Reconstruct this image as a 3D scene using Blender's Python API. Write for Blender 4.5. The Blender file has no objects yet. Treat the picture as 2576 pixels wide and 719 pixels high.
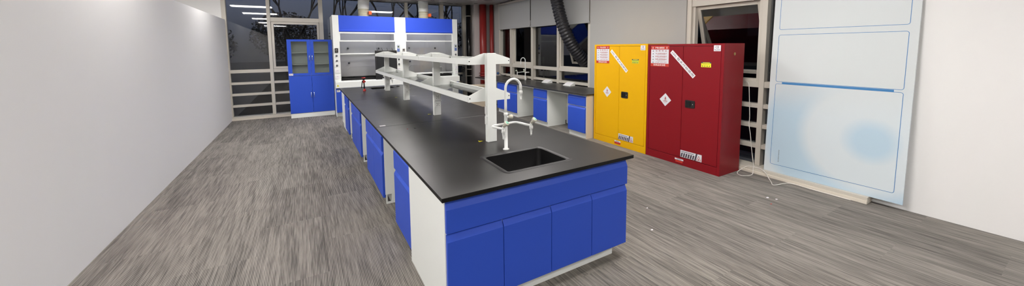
import bpy, bmesh, math, random
from mathutils import Vector, Matrix
random.seed(7)
SC = bpy.context.scene
COL = SC.collection
PI = math.pi

# ------------------------------------------------------------------ materials
MATS = {}
def mat(name, col=(.8, .8, .8), rough=.5, metal=0., emit=None, estr=0., spec=.5, coat=0., bump=0., bscale=200.):
    m = bpy.data.materials.new(name); m.use_nodes = True
    nt = m.node_tree; b = nt.nodes['Principled BSDF']
    b.inputs['Base Color'].default_value = (*col, 1)
    b.inputs['Roughness'].default_value = rough
    b.inputs['Metallic'].default_value = metal
    b.inputs['Specular IOR Level'].default_value = spec
    b.inputs['Coat Weight'].default_value = coat
    b.inputs['Coat Roughness'].default_value = .32
    if emit:
        b.inputs['Emission Color'].default_value = (*emit, 1)
        b.inputs['Emission Strength'].default_value = estr
    # faint mottling of the finish
    tc = nt.nodes.new('ShaderNodeTexCoord'); nz = nt.nodes.new('ShaderNodeTexNoise')
    nz.inputs['Scale'].default_value = 3.; nt.links.new(tc.outputs['Object'], nz.inputs['Vector'])
    mr = nt.nodes.new('ShaderNodeMapRange')
    mr.inputs['To Min'].default_value = max(0, rough - .04); mr.inputs['To Max'].default_value = min(1, rough + .04)
    nt.links.new(nz.outputs['Fac'], mr.inputs['Value']); nt.links.new(mr.outputs['Result'], b.inputs['Roughness'])
    if bump:
        n2 = nt.nodes.new('ShaderNodeTexNoise'); n2.inputs['Scale'].default_value = bscale
        nt.links.new(tc.outputs['Object'], n2.inputs['Vector'])
        bp = nt.nodes.new('ShaderNodeBump'); bp.inputs['Strength'].default_value = bump; bp.inputs['Distance'].default_value = .002
        nt.links.new(n2.outputs['Fac'], bp.inputs['Height']); nt.links.new(bp.outputs['Normal'], b.inputs['Normal'])
    MATS[name] = m
    return m

def glass_mat(name, tint=(.95, .97, .96), ior=1.5):
    m = bpy.data.materials.new(name); m.use_nodes = True
    nt = m.node_tree; nt.nodes.clear()
    out = nt.nodes.new('ShaderNodeOutputMaterial'); mx = nt.nodes.new('ShaderNodeMixShader')
    tr = nt.nodes.new('ShaderNodeBsdfTransparent'); gl = nt.nodes.new('ShaderNodeBsdfGlossy'); fr = nt.nodes.new('ShaderNodeFresnel')
    tr.inputs['Color'].default_value = (*tint, 1); gl.inputs['Roughness'].default_value = .02
    fr.inputs['IOR'].default_value = ior
    nt.links.new(fr.outputs['Fac'], mx.inputs['Fac']); nt.links.new(tr.outputs['BSDF'], mx.inputs[1])
    nt.links.new(gl.outputs['BSDF'], mx.inputs[2]); nt.links.new(mx.outputs['Shader'], out.inputs['Surface'])
    MATS[name] = m

mat('white_steel', (.84, .87, .84), .42)
mat('white_plastic', (.82, .84, .82), .35)
mat('cream_frame', (.60, .57, .50), .5)
mat('cream_panel', (.72, .67, .58), .5)
mat('plaster', (.42, .42, .405), .85, bump=.15, bscale=60)
mat('plaster_lit', (.60, .56, .55), .8)  # brighter, pinker plaster: the light on the corner put into its colour
mat('partition_white', (.86, .86, .85), .6)
mat('ceiling_white', (.70, .70, .69), .75)
mat('soffit_panel', (.42, .42, .42), .28)
mat('blue_paint', (.028, .086, .55), .45, spec=.3, bump=.06, bscale=400)
mat('blue_lit', (.038, .10, .70), .42, spec=.3)  # strong light on the hood headers put into a brighter blue
mat('worktop_black', (.022, .0215, .021), .36, spec=.65, bump=.10, bscale=500)
mat('worktop_edge', (.005, .005, .005), .5, spec=.25)
mat('sink_black', (.004, .004, .0045), .5, spec=.3)
mat('sink_rim', (.03, .03, .031), .5, spec=.4)
mat('yellow_paint', (.76, .42, .0), .42, spec=.3, bump=.05, bscale=300)
mat('red_paint', (.22, .005, .011), .42, spec=.3, bump=.05, bscale=300)
mat('pipe_red', (.28, .022, .02), .35)
mat('gap_dark', (.01, .01, .01), .8)
mat('black_plastic', (.012, .012, .013), .4)
mat('black_glossy', (.006, .006, .007), .15)
mat('black_hose', (.012, .012, .016), .45)
mat('screen_dark', (.022, .024, .026), .22)
mat('chrome', (.75, .75, .75), .22, 1.)
mat('brass', (.55, .42, .18), .3, 1.)
mat('knob_grey', (.10, .11, .12), .35)
mat('knob_beige', (.62, .60, .50), .4)
mat('knob_top', (.30, .66, .50), .3)
mat('beige_collar', (.52, .50, .38), .5)
mat('orange', (.85, .13, .02), .5)
mat('red_plastic', (.60, .02, .015), .4)
mat('green_paint', (.02, .16, .06), .5)
mat('paper_white', (.82, .80, .84), .6)
mat('sign_white', (.68, .70, .74), .5)
mat('sign_red', (.50, .035, .02), .5)
mat('text_red', (.36, .03, .025), .6)
mat('text_dark', (.06, .05, .07), .6)
mat('text_white', (.85, .84, .80), .5)
mat('label_yellow', (.85, .80, .02), .5)
mat('label_lime', (.55, .62, .03), .5)
mat('lcd', (.10, .14, .08), .3)
mat('key_blue', (.06, .12, .45), .4)
mat('panel_blue', (.20, .28, .50), .4)
mat('blind_grey', (.38, .385, .38), .85, bump=.1, bscale=900)
mat('baffle', (.68, .68, .68), .5)
mat('blue_valve', (.02, .10, .30), .4)
mat('cardboard', (.70, .60, .46), .8)
mat('bark', (.012, .010, .010), .95, spec=.1)
mat('evergreen', (.007, .008, .007), .95, spec=.1)
mat('ground_dark', (.006, .006, .007), .95, spec=.1)
mat('wire_white', (.75, .73, .68), .5)
mat('poster_blue', (.05, .22, .50), .5)
mat('lamp', (.9, .9, .9), .5, emit=(1., .95, .92), estr=33)
mat('hood_fill_light', (.9, .9, .9), .5, emit=(1., .98, .95), estr=9.)  # glow of the unseen lamps added inside the fume hoods
mat('grey_steel', (.12, .125, .13), .4, .3)
mat('wood_orange', (.42, .17, .04), .45)
glass_mat('glass', (.93, .95, .96), 1.75)
glass_mat('shelf_glass', (.97, .975, .97), 1.5)
glass_mat('rack_glass', (.88, .93, .91), 2.1)
glass_mat('cabinet_glass', (.95, .97, .96), 1.5)

def carpet():
    m = bpy.data.materials.new('carpet'); m.use_nodes = True
    nt = m.node_tree; N = nt.nodes; L = nt.links; b = N['Principled BSDF']
    tc = N.new('ShaderNodeTexCoord')
    sep = N.new('ShaderNodeSeparateXYZ'); L.new(tc.outputs['Object'], sep.inputs[0])
    def math_(op, a, bv=None, c=None):
        n = N.new('ShaderNodeMath'); n.operation = op
        for i, v in enumerate((a, bv, c)):
            if v is None: continue
            if isinstance(v, (int, float)): n.inputs[i].default_value = v
            else: L.new(v, n.inputs[i])
        return n.outputs[0]
    def comb(x, y, z=0.):
        n = N.new('ShaderNodeCombineXYZ')
        for i, v in enumerate((x, y, z)):
            if isinstance(v, (int, float)): n.inputs[i].default_value = v
            else: L.new(v, n.inputs[i])
        return n.outputs[0]
    X, Y = sep.outputs[0], sep.outputs[1]
    # carpet planks 0.5 m wide, 1.0 m long, every other column shifted
    col = math_('FLOOR', math_('DIVIDE', X, .5))
    sh = math_('MULTIPLY', math_('FRACT', math_('MULTIPLY', col, .5)), 1.)
    row = math_('FLOOR', math_('ADD', math_('DIVIDE', Y, 1.0), sh))
    wn = N.new('ShaderNodeTexWhiteNoise'); wn.noise_dimensions = '3D'; L.new(comb(col, row, 0.), wn.inputs['Vector'])
    tile = wn.outputs['Value']
    def noise(vec, scale, det=2., rough=.5):
        n = N.new('ShaderNodeTexNoise'); n.inputs['Scale'].default_value = scale
        n.inputs['Detail'].default_value = det; n.inputs['Roughness'].default_value = rough; L.new(vec, n.inputs['Vector']); return n.outputs['Fac']
    # long broken streaks along Y
    v1 = comb(math_('MULTIPLY', X, 85.), math_('ADD', math_('MULTIPLY', Y, 3.2), math_('MULTIPLY', tile, 40.)), tile)
    streak = noise(v1, 1., 3., .6)
    v2 = comb(math_('MULTIPLY', X, 9.), math_('MULTIPLY', Y, 1.1), 3.)
    broad = noise(v2, 1., 2., .5)
    # fine ribs, 14 mm apart, gently broken
    ph = math_('MULTIPLY', math_('ADD', X, math_('MULTIPLY', math_('SUBTRACT', streak, .5), .002)), 2 * PI / .0098)
    rib = math_('ADD', math_('MULTIPLY', math_('SINE', ph), .5), .5)
    ribw = math_('POWER', rib, .8)
    f = math_('ADD', math_('MULTIPLY', ribw, .52), math_('MULTIPLY', streak, .85))
    f = math_('ADD', f, math_('MULTIPLY', math_('SUBTRACT', broad, .5), .35))
    f = math_('ADD', f, math_('MULTIPLY', math_('SUBTRACT', tile, .5), .10))
    cr = N.new('ShaderNodeValToRGB'); L.new(f, cr.inputs['Fac'])
    e = cr.color_ramp.elements
    e[0].position = .36; e[0].color = (.020, .019, .018, 1)
    e[1].position = 1.0; e[1].color = (.36, .335, .30, 1)
    e2 = cr.color_ramp.elements.new(.62); e2.color = (.13, .122, .112, 1)
    L.new(cr.outputs['Color'], b.inputs['Base Color'])
    b.inputs['Roughness'].default_value = .85; b.inputs['Specular IOR Level'].default_value = .25
    bp = N.new('ShaderNodeBump'); bp.inputs['Strength'].default_value = .4; bp.inputs['Distance'].default_value = .003
    L.new(rib, bp.inputs['Height']); L.new(bp.outputs['Normal'], b.inputs['Normal'])
    MATS['carpet'] = m
carpet()

def poster_mat():
    m = bpy.data.materials.new('poster_print'); m.use_nodes = True
    nt = m.node_tree; N = nt.nodes; L = nt.links; b = N['Principled BSDF']
    tc = N.new('ShaderNodeTexCoord'); sep = N.new('ShaderNodeSeparateXYZ'); L.new(tc.outputs['Object'], sep.inputs[0])
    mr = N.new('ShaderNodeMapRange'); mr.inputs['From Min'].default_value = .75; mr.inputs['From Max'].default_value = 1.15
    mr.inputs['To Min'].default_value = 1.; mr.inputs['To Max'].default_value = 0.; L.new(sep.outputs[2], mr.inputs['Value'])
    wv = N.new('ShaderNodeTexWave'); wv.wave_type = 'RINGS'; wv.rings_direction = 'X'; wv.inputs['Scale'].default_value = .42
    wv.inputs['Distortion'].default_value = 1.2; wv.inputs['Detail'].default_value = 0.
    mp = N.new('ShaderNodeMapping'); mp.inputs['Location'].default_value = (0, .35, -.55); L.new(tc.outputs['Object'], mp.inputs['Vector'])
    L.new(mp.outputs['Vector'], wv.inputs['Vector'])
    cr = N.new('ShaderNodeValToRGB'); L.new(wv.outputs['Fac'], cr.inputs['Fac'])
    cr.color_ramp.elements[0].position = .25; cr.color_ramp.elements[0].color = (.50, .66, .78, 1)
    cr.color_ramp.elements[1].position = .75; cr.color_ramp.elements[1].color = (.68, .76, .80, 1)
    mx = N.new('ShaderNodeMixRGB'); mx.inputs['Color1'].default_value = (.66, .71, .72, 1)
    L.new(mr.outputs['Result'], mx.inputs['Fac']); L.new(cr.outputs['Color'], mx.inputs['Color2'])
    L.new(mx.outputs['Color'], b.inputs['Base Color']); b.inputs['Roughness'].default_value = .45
    MATS['poster_print'] = m
poster_mat()

# ------------------------------------------------------------------ mesh building
class MB:
    def __init__(s, m=None):
        s.v = []; s.f = []; s.mi = []; s.sm = []; s.mats = []; s.cur = 0
        if m: s.use(m)
    def use(s, m):
        if m not in s.mats: s.mats.append(m)
        s.cur = s.mats.index(m); return s
    def face(s, idx, smooth=False):
        s.f.append(idx); s.mi.append(s.cur); s.sm.append(smooth)
    def box(s, x0, x1, y0, y1, z0, z1):
        x0, x1 = sorted((x0, x1)); y0, y1 = sorted((y0, y1)); z0, z1 = sorted((z0, z1))
        n = len(s.v)
        s.v += [(x, y, z) for z in (z0, z1) for y in (y0, y1) for x in (x0, x1)]
        for q in ((0, 2, 3, 1), (4, 5, 7, 6), (0, 1, 5, 4), (2, 6, 7, 3), (0, 4, 6, 2), (1, 3, 7, 5)):
            s.face([n + i for i in q])
        return s
    def prism(s, pts, mapf, d0, d1, smooth=False):
        """closed polygon pts (a,b) extruded from d0 to d1; mapf(a,b,d) -> xyz"""
        n = len(s.v); k = len(pts)
        s.v += [tuple(mapf(a, b, d0)) for a, b in pts] + [tuple(mapf(a, b, d1)) for a, b in pts]
        s.face([n + i for i in range(k)][::-1]); s.face([n + k + i for i in range(k)])
        for i in range(k):
            j = (i + 1) % k
            s.face([n + i, n + j, n + k + j, n + k + i], smooth)
        return s
    def tube(s, pts, r, seg=12, caps=True, closed=False):
        pts = [Vector(p) for p in pts]; k = len(pts)
        rs = r if isinstance(r, (list, tuple)) else [r] * k
        n0 = len(s.v); up = None
        for i, p in enumerate(pts):
            if closed: t = pts[(i + 1) % k] - pts[i - 1]
            else: t = pts[min(i + 1, k - 1)] - pts[max(i - 1, 0)]
            if t.length < 1e-9: t = Vector((0, 0, 1))
            t.normalize()
            if up is None:
                a = Vector((0, 0, 1)) if abs(t.z) < .9 else Vector((1, 0, 0))
                up = (a - t * a.dot(t)).normalized()
            else:
                up = (up - t * up.dot(t))
                if up.length < 1e-6: up = t.orthogonal()
                up.normalize()
            w = t.cross(up)
            for j in range(seg):
                an = 2 * PI * j / seg
                s.v.append(tuple(p + (up * math.cos(an) + w * math.sin(an)) * rs[i]))
        rng = range(k) if closed else range(k - 1)
        for i in rng:
            a = n0 + i * seg; b = n0 + ((i + 1) % k) * seg
            for j in range(seg):
                j2 = (j + 1) % seg
                s.face([a + j, a + j2, b + j2, b + j], True)
        if caps and not closed:
            s.face([n0 + j for j in range(seg)][::-1]); s.face([n0 + (k - 1) * seg + j for j in range(seg)])
        return s
    def cyl(s, p0, p1, r, seg=20, r1=None):
        return s.tube([p0, p1], [r, r if r1 is None else r1], seg)
    def lathe(s, prof, c=(0, 0, 0), seg=24, axis='z'):
        """prof: (radius, height) list"""
        n0 = len(s.v); k = len(prof); c = Vector(c)
        for r, h in prof:
            for j in range(seg):
                an = 2 * PI * j / seg; a, b = r * math.cos(an), r * math.sin(an)
                p = {'z': (a, b, h), 'x': (h, a, b), 'y': (b, h, a)}[axis]
                s.v.append(tuple(c + Vector(p)))
        for i in range(k - 1):
            for j in range(seg):
                j2 = (j + 1) % seg
                s.face([n0 + i * seg + j, n0 + i * seg + j2, n0 + (i + 1) * seg + j2, n0 + (i + 1) * seg + j], True)
        if prof[0][0] > 1e-5: s.face([n0 + j for j in range(seg)][::-1])
        if prof[-1][0] > 1e-5: s.face([n0 + (k - 1) * seg + j for j in range(seg)])
        return s
    def xf(s, M, start=0):
        for i in range(start, len(s.v)): s.v[i] = tuple(M @ Vector(s.v[i]))
        return s
    def build(s, name, parent=None, bevel=0., origin=None, autosmooth=True):
        me = bpy.data.meshes.new(name)
        o_ = Vector(parent_world(parent)) if parent else (Vector(origin) if origin else Vector((0, 0, 0)))
        me.from_pydata([tuple(Vector(v) - o_) for v in s.v], [], s.f)
        for m in s.mats: me.materials.append(MATS[m])
        for p, mi, sm in zip(me.polygons, s.mi, s.sm): p.material_index = mi; p.use_smooth = sm
        bm = bmesh.new(); bm.from_mesh(me); bmesh.ops.recalc_face_normals(bm, faces=bm.faces); bm.to_mesh(me); bm.free()
        o = bpy.data.objects.new(name, me); COL.objects.link(o)
        if parent: o.parent = parent
        else: o.location = o_
        if bevel:
            md = o.modifiers.new('bevel', 'BEVEL'); md.width = bevel; md.segments = 2; md.limit_method = 'ANGLE'; md.angle_limit = math.radians(40)
            md.harden_normals = False
        return o

def parent_world(p):
    v = Vector((0, 0, 0))
    while p is not None:
        v += p.location; p = p.parent
    return v

def tag(o, label=None, cat=None, group=None, kind=None):
    if label: o['label'] = label
    if cat: o['category'] = cat
    if group: o['group'] = group
    if kind: o['kind'] = kind
    return o
def thing(name, label, cat, loc, group=None):
    o = bpy.data.objects.new(name, None); COL.objects.link(o); o.location = loc
    o.empty_display_size = .1
    return tag(o, label, cat, group)
def struct(name, mb, bevel=0., label=None):
    o = mb.build(name, None, bevel); o['kind'] = 'structure'
    if label: o['label'] = label
    return o
def copy_tree(o, parent=None):
    c = o.copy(); COL.objects.link(c)
    if parent: c.parent = parent
    for ch in list(o.children): copy_tree(ch, c)
    return c

# lettering: outlines of a text laid out in a (u,v) box, cached
_TX = {}
def text_geo(s):
    if s in _TX: return _TX[s]
    cu = bpy.data.curves.new('lettering', 'FONT'); cu.body = s; cu.size = 1.; cu.resolution_u = 2
    ob = bpy.data.objects.new('lettering', cu); COL.objects.link(ob)
    dg = bpy.context.evaluated_depsgraph_get()
    me = bpy.data.meshes.new_from_object(ob.evaluated_get(dg))
    V = [(v.co.x, v.co.y) for v in me.vertices]; F = [list(p.vertices) for p in me.polygons]
    COL.objects.unlink(ob); bpy.data.objects.remove(ob); bpy.data.curves.remove(cu); bpy.data.meshes.remove(me)
    _TX[s] = (V, F); return V, F

class Decal:
    """flat printed sheet on a surface: origin O, axes U (reading direction), V (up), N (outwards)"""
    def __init__(s, mb, O, U, V, N):
        s.mb = mb; s.O = Vector(O); s.U = Vector(U).normalized(); s.V = Vector(V).normalized(); s.N = Vector(N).normalized()
    def P(s, u, v, n): return tuple(s.O + s.U * u + s.V * v + s.N * n)
    def rect(s, m, u0, u1, v0, v1, n=0., t=.0006):
        s.mb.use(m); s.mb.prism([(u0, v0), (u1, v0), (u1, v1), (u0, v1)], s.P, n, n + t); return s
    def poly(s, m, pts, n=0., t=.0006):
        s.mb.use(m); s.mb.prism(pts, s.P, n, n + t); return s
    def text(s, m, st, u0, u1, v0, v1, n=.0015, bold=0.):
        V, F = text_geo(st)
        if not V: return s
        xs = [a for a, b in V]; ys = [b for a, b in V]
        x0, x1, y0, y1 = min(xs), max(xs), min(ys), max(ys)
        s.mb.use(m)
        for k in range(2 if bold else 1):
            b0 = len(s.mb.v)
            for a, b in V:
                s.mb.v.append(s.P(u0 + (a - x0) / (x1 - x0) * (u1 - u0) + k * bold, v0 + (b - y0) / max(1e-6, y1 - y0) * (v1 - v0), n + k * .0001))
            for f in F: s.mb.face([b0 + i for i in f])
        return s
    def flame(s, cu, cv, h, m, m2=None, n=.0015):
        P = [(0, 1), (.16, .72), (.34, .52), (.42, .25), (.36, .0), (.2, -.18), (0, -.24), (-.2, -.18), (-.36, .0), (-.40, .25), (-.27, .48), (-.2, .35), (-.12, .62)]
        s.poly(m, [(cu + a * h * .5, cv + (b - .35) * h * .8) for a, b in P], n, .0003)
        if m2:
            Q = [(0, .36), (.12, .18), (.15, .0), (.08, -.12), (0, -.16), (-.08, -.12), (-.15, 0), (-.12, .15)]
            s.poly(m2, [(cu + a * h * .5, cv + (b - .35) * h * .8) for a, b in Q], n + .0004, .0003)
        return s

# door / drawer front with a slanted grip along its top edge; face plane at 'base', outwards 'out'
def grip_front(mb, axis, base, out, a0, a1, z0, z1, t=.022, ch=.036):
    prof = [(0, z0), (t, z0), (t, z1 - ch), (t * .25, z1 - .007), (t * .25, z1), (0, z1)]
    if axis == 'x': mb.prism(prof, lambda d, z, a: (base + out * d, a, z), a0, a1)
    else: mb.prism(prof, lambda d, z, a: (a, base + out * d, z), a0, a1)
    return mb

# ------------------------------------------------------------------ the room
CEIL = 3.2; SOF = 2.91
XL, XR, YN, YF = -6.2, 4.40, -13., 8.40      # far-left wall, window line to the east, wall behind, window line ahead

struct('floor', MB('carpet').box(-6.6, 5.2, -13.4, 8.9, -.1, 0))
struct('ceiling', MB('ceiling_white').box(-6.6, 5.2, -13.4, 8.9, CEIL, CEIL + .1))
struct('trim_1', MB('soffit_panel').box(.30, 5.0, 7.15, 8.7, SOF, SOF + .12).box(3.55, 5.0, -2.6, 7.15, SOF, SOF + .12)
       .box(.28, .30, 7.15, 8.7, SOF, CEIL).box(.28, 3.55, 7.13, 7.15, SOF, CEIL).box(3.53, 3.55, -2.6, 7.13, SOF, CEIL))
struct('wall_left', MB('partition_white').box(-2.20, -2.10, -4.5, 8.36, 0, 2.30))
struct('wall_west', MB('partition_white').box(-6.4, XL, -13.2, 8.8, 0, CEIL))
struct('wall_behind', MB('plaster').box(-6.4, 4.7, -13.2, YN, 0, CEIL))
struct('wall_far', MB('partition_white').box(-6.3, -2.16, YF, YF + .15, 0, CEIL))
struct('wall_corner', MB('plaster_lit').box(3.86, 4.66, 8.06, 8.75, 0, CEIL)); struct('wall_return', MB('plaster').box(4.42, 4.66, 7.50, 8.06, 0, CEIL))
struct('wall_right', MB('plaster').box(4.385, 4.65, 1.52, 3.60, 0, CEIL))
struct('wall_east', MB('partition_white').box(4.40, 4.65, YN, -.62, 0, CEIL))
# low curbs below the glazing
struct('trim_2', MB('cream_panel').box(-2.10, 3.86, 8.30, 8.60, 0, .035).use('cream_frame').box(-2.10, 3.86, 8.315, 8.60, .035, .07), .003)
struct('trim_3', MB('cream_panel').box(4.25, 4.62, -.62, 1.52, 0, .035).use('cream_frame').box(4.262, 4.62, -.62, 1.52, .035, .07), .003)

def mull_far(x0, x1, idx, top=CEIL):
    struct('trim_%d' % idx, MB('cream_frame').box(x0, x1, YF, YF + .13, .07, top), .003)
mull_far(-2.16, -2.08, 4); mull_far(-1.326, -1.256, 5); mull_far(-.243, -.150, 6); mull_far(.85, .93, 7)
mull_far(1.90, 1.98, 8); mull_far(2.92, 3.03, 9); mull_far(3.64, 3.74, 10)
def mull_right(y0, y1, idx, z0=.07, top=CEIL):
    struct('trim_%d' % idx, MB('cream_frame').box(XR, XR + .13, y0, y1, z0, top), .003)
mull_right(6.757, 6.857, 11, .0); mull_right(5.695, 5.784, 12, .0); mull_right(4.637, 4.713, 13, .0)
mull_right(3.595, 3.668, 14, .0); mull_right(1.449, 1.52, 15); mull_right(.438, .498, 16); mull_right(-.62, -.55, 17)
mull_right(7.42, 7.50, 18, .0)

RAILS = [(1.084, 1.160), (.817, .871), (.557, .610), (.292, .345)]
def far_bay(n, x0, x1, frame=None):
    """glazing between two mullions: rails, pane, optional opening sash frame"""
    f = MB('cream_frame')
    for a, b in RAILS: f.box(x0, x1, YF + .012, YF + .11, a, b)
    if frame: f.box(x0, x1, YF + .012, YF + .11, 2.285, 2.385)
    o = struct('window_%d' % n, f, .002)
    MB('glass').box(x0, x1, YF + .078, YF + .084, .07, CEIL).build('pane', o)
    if frame:
        g = MB('cream_frame'); w = .05
        g.box(x0 + .005, x0 + .005 + w, YF + .02, YF + .076, 1.165, 2.28).box(x1 - .005 - w, x1 - .005, YF + .02, YF + .076, 1.165, 2.28)
        g.box(x0 + .005 + w, x1 - .005 - w, YF + .02, YF + .076, 2.28 - w, 2.28).box(x0 + .005 + w, x1 - .005 - w, YF + .02, YF + .076, 1.165, 1.165 + w)
        g.build('sash', o, .002)
    return o
far_bay(1, -2.08, -1.326); far_bay(2, -1.256, -.243, True); far_bay(3, -.150, .85); far_bay(4, .93, 1.90)
far_bay(5, 1.98, 2.92); far_bay(6, 3.03, 3.64); far_bay(7, 3.74, 3.86)

def right_bay(n, y0, y1, kind='fixed', ang=0., top=2.80, rails=RAILS):
    f = MB('cream_frame')
    for a, b in rails: f.box(XR + .012, XR + .11, y0, y1, a, b)
    hd = (2.20, 2.31) if kind != 'fixed' else None
    if hd: f.box(XR + .012, XR + .11, y0, y1, *hd)
    if kind != 'fixed':
        w = .045
        f.box(XR + .03, XR + .11, y0, y0 + w, 1.16, 2.20).box(XR + .03, XR + .11, y1 - w, y1, 1.16, 2.20).box(XR + .03, XR + .11, y0 + w, y1 - w, 1.16, 1.16 + .035)
    o = struct('window_%d' % n, f, .002)
    gx = XR + .085
    p = MB('glass').box(gx, gx + .006, y0, y1, .07, 1.10)
    if kind == 'fixed': p.box(gx, gx + .006, y0, y1, 1.15, CEIL)
    else: p.box(gx, gx + .006, y0, y1, 2.28, CEIL)
    p.build('pane', o)
    if kind != 'fixed':
        w = .048; a0, a1 = y0 + .045, y1 - .045; h = 1.0
        s = MB('cream_frame'); g = MB('glass')
        s.box(0, .045, a0, a0 + w, -h, 0).box(0, .045, a1 - w, a1, -h, 0).box(0, .045, a0 + w, a1 - w, -w, 0).box(0, .045, a0 + w, a1 - w, -h, -h + w)
        g.box(.018, .024, a0 + w, a1 - w, -h + w, -w)
        M = Matrix.Translation((XR + .06, 0, 2.195)) @ Matrix.Rotation(-ang, 4, 'Y')
        s.xf(M); g.xf(M)
        so = s.build('sash', o, .002); g.build('sash_glass', so)
    return o
right_bay(8, 6.857, 7.42)
right_bay(9, 5.784, 6.757, 'sash', 0.)
right_bay(10, 4.713, 5.695)
right_bay(11, 3.668, 4.637, 'sash', .30)
right_bay(12, .498, 1.449, 'sash', .28)
right_bay(13, -.55, .438)

# roller blinds
def blind(y0, y1, z, label):
    t = thing('roller_blind', label, 'blind', (4.37, (y0 + y1) / 2, z), 'roller blinds over the bench windows')
    m = MB('blind_grey'); k = 24
    for i in range(k):
        pass
    m.box(4.366, 4.369, y0 + .01, y1 - .01, z + .02, SOF - .05).build('fabric', t)
    MB('blind_grey').box(4.357, 4.378, y0, y1, z - .012, z + .022).build('bottom_bar', t, .004)
    MB('cream_frame').cyl((4.365, y0, SOF - .045), (4.365, y1, SOF - .045), .03, 14).build('roller', t)
blind(5.76, 7.42, 2.155, 'grey roller blind over the pair of panes nearest the red pipes')
blind(4.69, 5.745, 2.140, 'grey roller blind over the middle bench window, beside the black hose')
blind(3.60, 4.675, 2.118, 'grey roller blind behind the black hose, next to the plain wall')

# red fire pipes with fittings
def pipe(x, y, r, label, big):
    t = thing('fire_pipe', label, 'pipe', (x, y, 0), 'red fire pipes in the far corner')
    MB('pipe_red').cyl((x, y, 0), (x, y, SOF), r, 32).build('pipe', t)
    if big:
        for z in (.79, .86):
            c = MB('pipe_red'); c.lathe([(r + .002, -.018), (r + .022, -.018), (r + .022, .018), (r + .002, .018)], (x, y, z), 28)
            c.build('clamp', t)
            for s in (-1, 1):
                MB('chrome').cyl((x + s * (r + .035), y - .03, z), (x + s * (r + .035), y + .03, z), .009, 8).box(x + s * (r + .015), x + s * (r + .05), y - .02, y + .02, z - .012, z + .012).build('clamp_bolt', t)
        v = MB('pipe_red')
        v.tube([(x - .03, y - r - .02, .74), (x - .05, y - r - .06, .68), (x - .02, y - r - .09, .6), (x - .04, y - r - .07, .52)], .028, 12)
        v.cyl((x + .0, y - r + .02, .62), (x + .0, y - r - .12, .62), .035, 14).lathe([(.05, -.01), (.05, .01)], (x, y - r - .12, .62), 16, 'y')
        v.build('valve', t)
        MB('green_paint').lathe([(.012, -.008), (.045, -.008), (.045, .012), (.012, .012)], (x + .075, y - r - .08, .57), 16, 'y').cyl((x + .075, y - r - .08, .57), (x + .075, y - r + .02, .57), .012, 10).build('handwheel', t)
pipe(4.09, 7.93, .106, 'thick red fire pipe with clamps and a green valve wheel', True)
pipe(4.345, 7.86, .060, 'thin red fire pipe beside the thick one', False)

t = thing('drain_pipe', 'black upright pipe with thin pale clamps beside the corner column', 'pipe', (3.735, 8.20, 0))
MB('black_glossy').cyl((3.735, 8.20, 0), (3.735, 8.20, SOF), .072, 28).build('pipe', t)
for z in (.78, .98, 2.58):
    MB('cream_frame').lathe([(.0725, -.008), (.078, -.008), (.078, .008), (.0725, .008)], (3.735, 8.20, z), 28).build('clamp', t)
# cardboard box on the floor between the corner and the bench
t = thing('storage_box', 'cream box standing on the floor below the red pipes', 'box', (3.45, 7.15, 0))
MB('cardboard').box(3.25, 3.85, 6.98, 7.34, 0, .57).build('body', t, .006)
MB('cardboard').box(3.24, 3.86, 6.97, 7.35, .57, .595).build('lid', t, .004)

# hand-wheel valve on a grey bracket in the corner glazing
t = thing('wheel_valve', 'black handwheel on a grey bracket beside the corner glazing', 'valve', (3.62, 8.30, 0))
MB('grey_steel').box(3.575, 3.655, 8.32, 8.335, .07, 1.10).box(3.50, 3.655, 8.30, 8.335, .60, .76).build('bracket', t, .003)
w = MB('black_plastic'); w.tube([(3.56 + .06 * math.cos(a), 8.27, .97 + .075 * math.sin(a)) for a in [2 * PI * i / 20 for i in range(20)]], .014, 8, closed=True)
for i in range(3):
    a = 2 * PI * i / 3; w.cyl((3.56, 8.27, .97), (3.56 + .06 * math.cos(a), 8.27, .97 + .075 * math.sin(a)), .009, 8)
w.cyl((3.56, 8.25, .97), (3.56, 8.33, .97), .02, 12); w.build('handwheel', t)

# window winder with blue knob
t = thing('window_winder', 'small blue knob with a bent rod in the window corner above the bench', 'handle', (4.36, 7.30, .84))
MB('blue_valve').lathe([(.0, -.03), (.03, -.03), (.036, 0), (.03, .03), (0, .03)], (4.30, 7.40, .875), 14, 'y').build('knob', t)
MB('knob_grey').tube([(4.30, 7.37, .875), (4.30, 7.25, .865), (4.31, 7.12, .832), (4.41, 7.10, .835)], .008, 8).build('rod', t)

# ------------------------------------------------------------------ island bench
H = .80; TH = .025
W, YA, YB, L = 1.514, 2.055, 4.325, 6.367
def slab(name, x0, x1, y0, y1, hole, label):
    t = thing(name, label, 'worktop', ((x0 + x1) / 2, (y0 + y1) / 2, H - TH), 'black worktop sections of the island' if x1 < 2 else None)
    m = MB('worktop_black'); zt, zb = H, H - TH
    if hole:
        a0, a1, b0, b1 = hole
        for z in (zt, zb):
            n = len(m.v)
            m.v += [(x0, y0, z), (x1, y0, z), (x1, y1, z), (x0, y1, z), (a0, b0, z), (a1, b0, z), (a1, b1, z), (a0, b1, z)]
            for i in range(4): m.face([n + i, n + (i + 1) % 4, n + 4 + (i + 1) % 4, n + 4 + i])
        m.use('worktop_edge')
        for i in range(4):
            j = (i + 1) % 4
            m.face([i, j, 8 + j, 8 + i]); m.face([4 + i, 4 + j, 12 + j, 12 + i])
    else:
        m.box(x0, x1, y0, y1, zb, zt)
        for k in (-4, -3, -2, -1): m.mi[k] = 0
        m.use('worktop_edge')
        for k in range(len(m.f) - 4, len(m.f)): m.mi[k] = m.cur
    # fix vertex merge for the hole case
    o = m.build('top', t)
    md = o.modifiers.new('bevel', 'BEVEL'); md.width = .003; md.segments = 2; md.limit_method = 'ANGLE'
    return t
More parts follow.
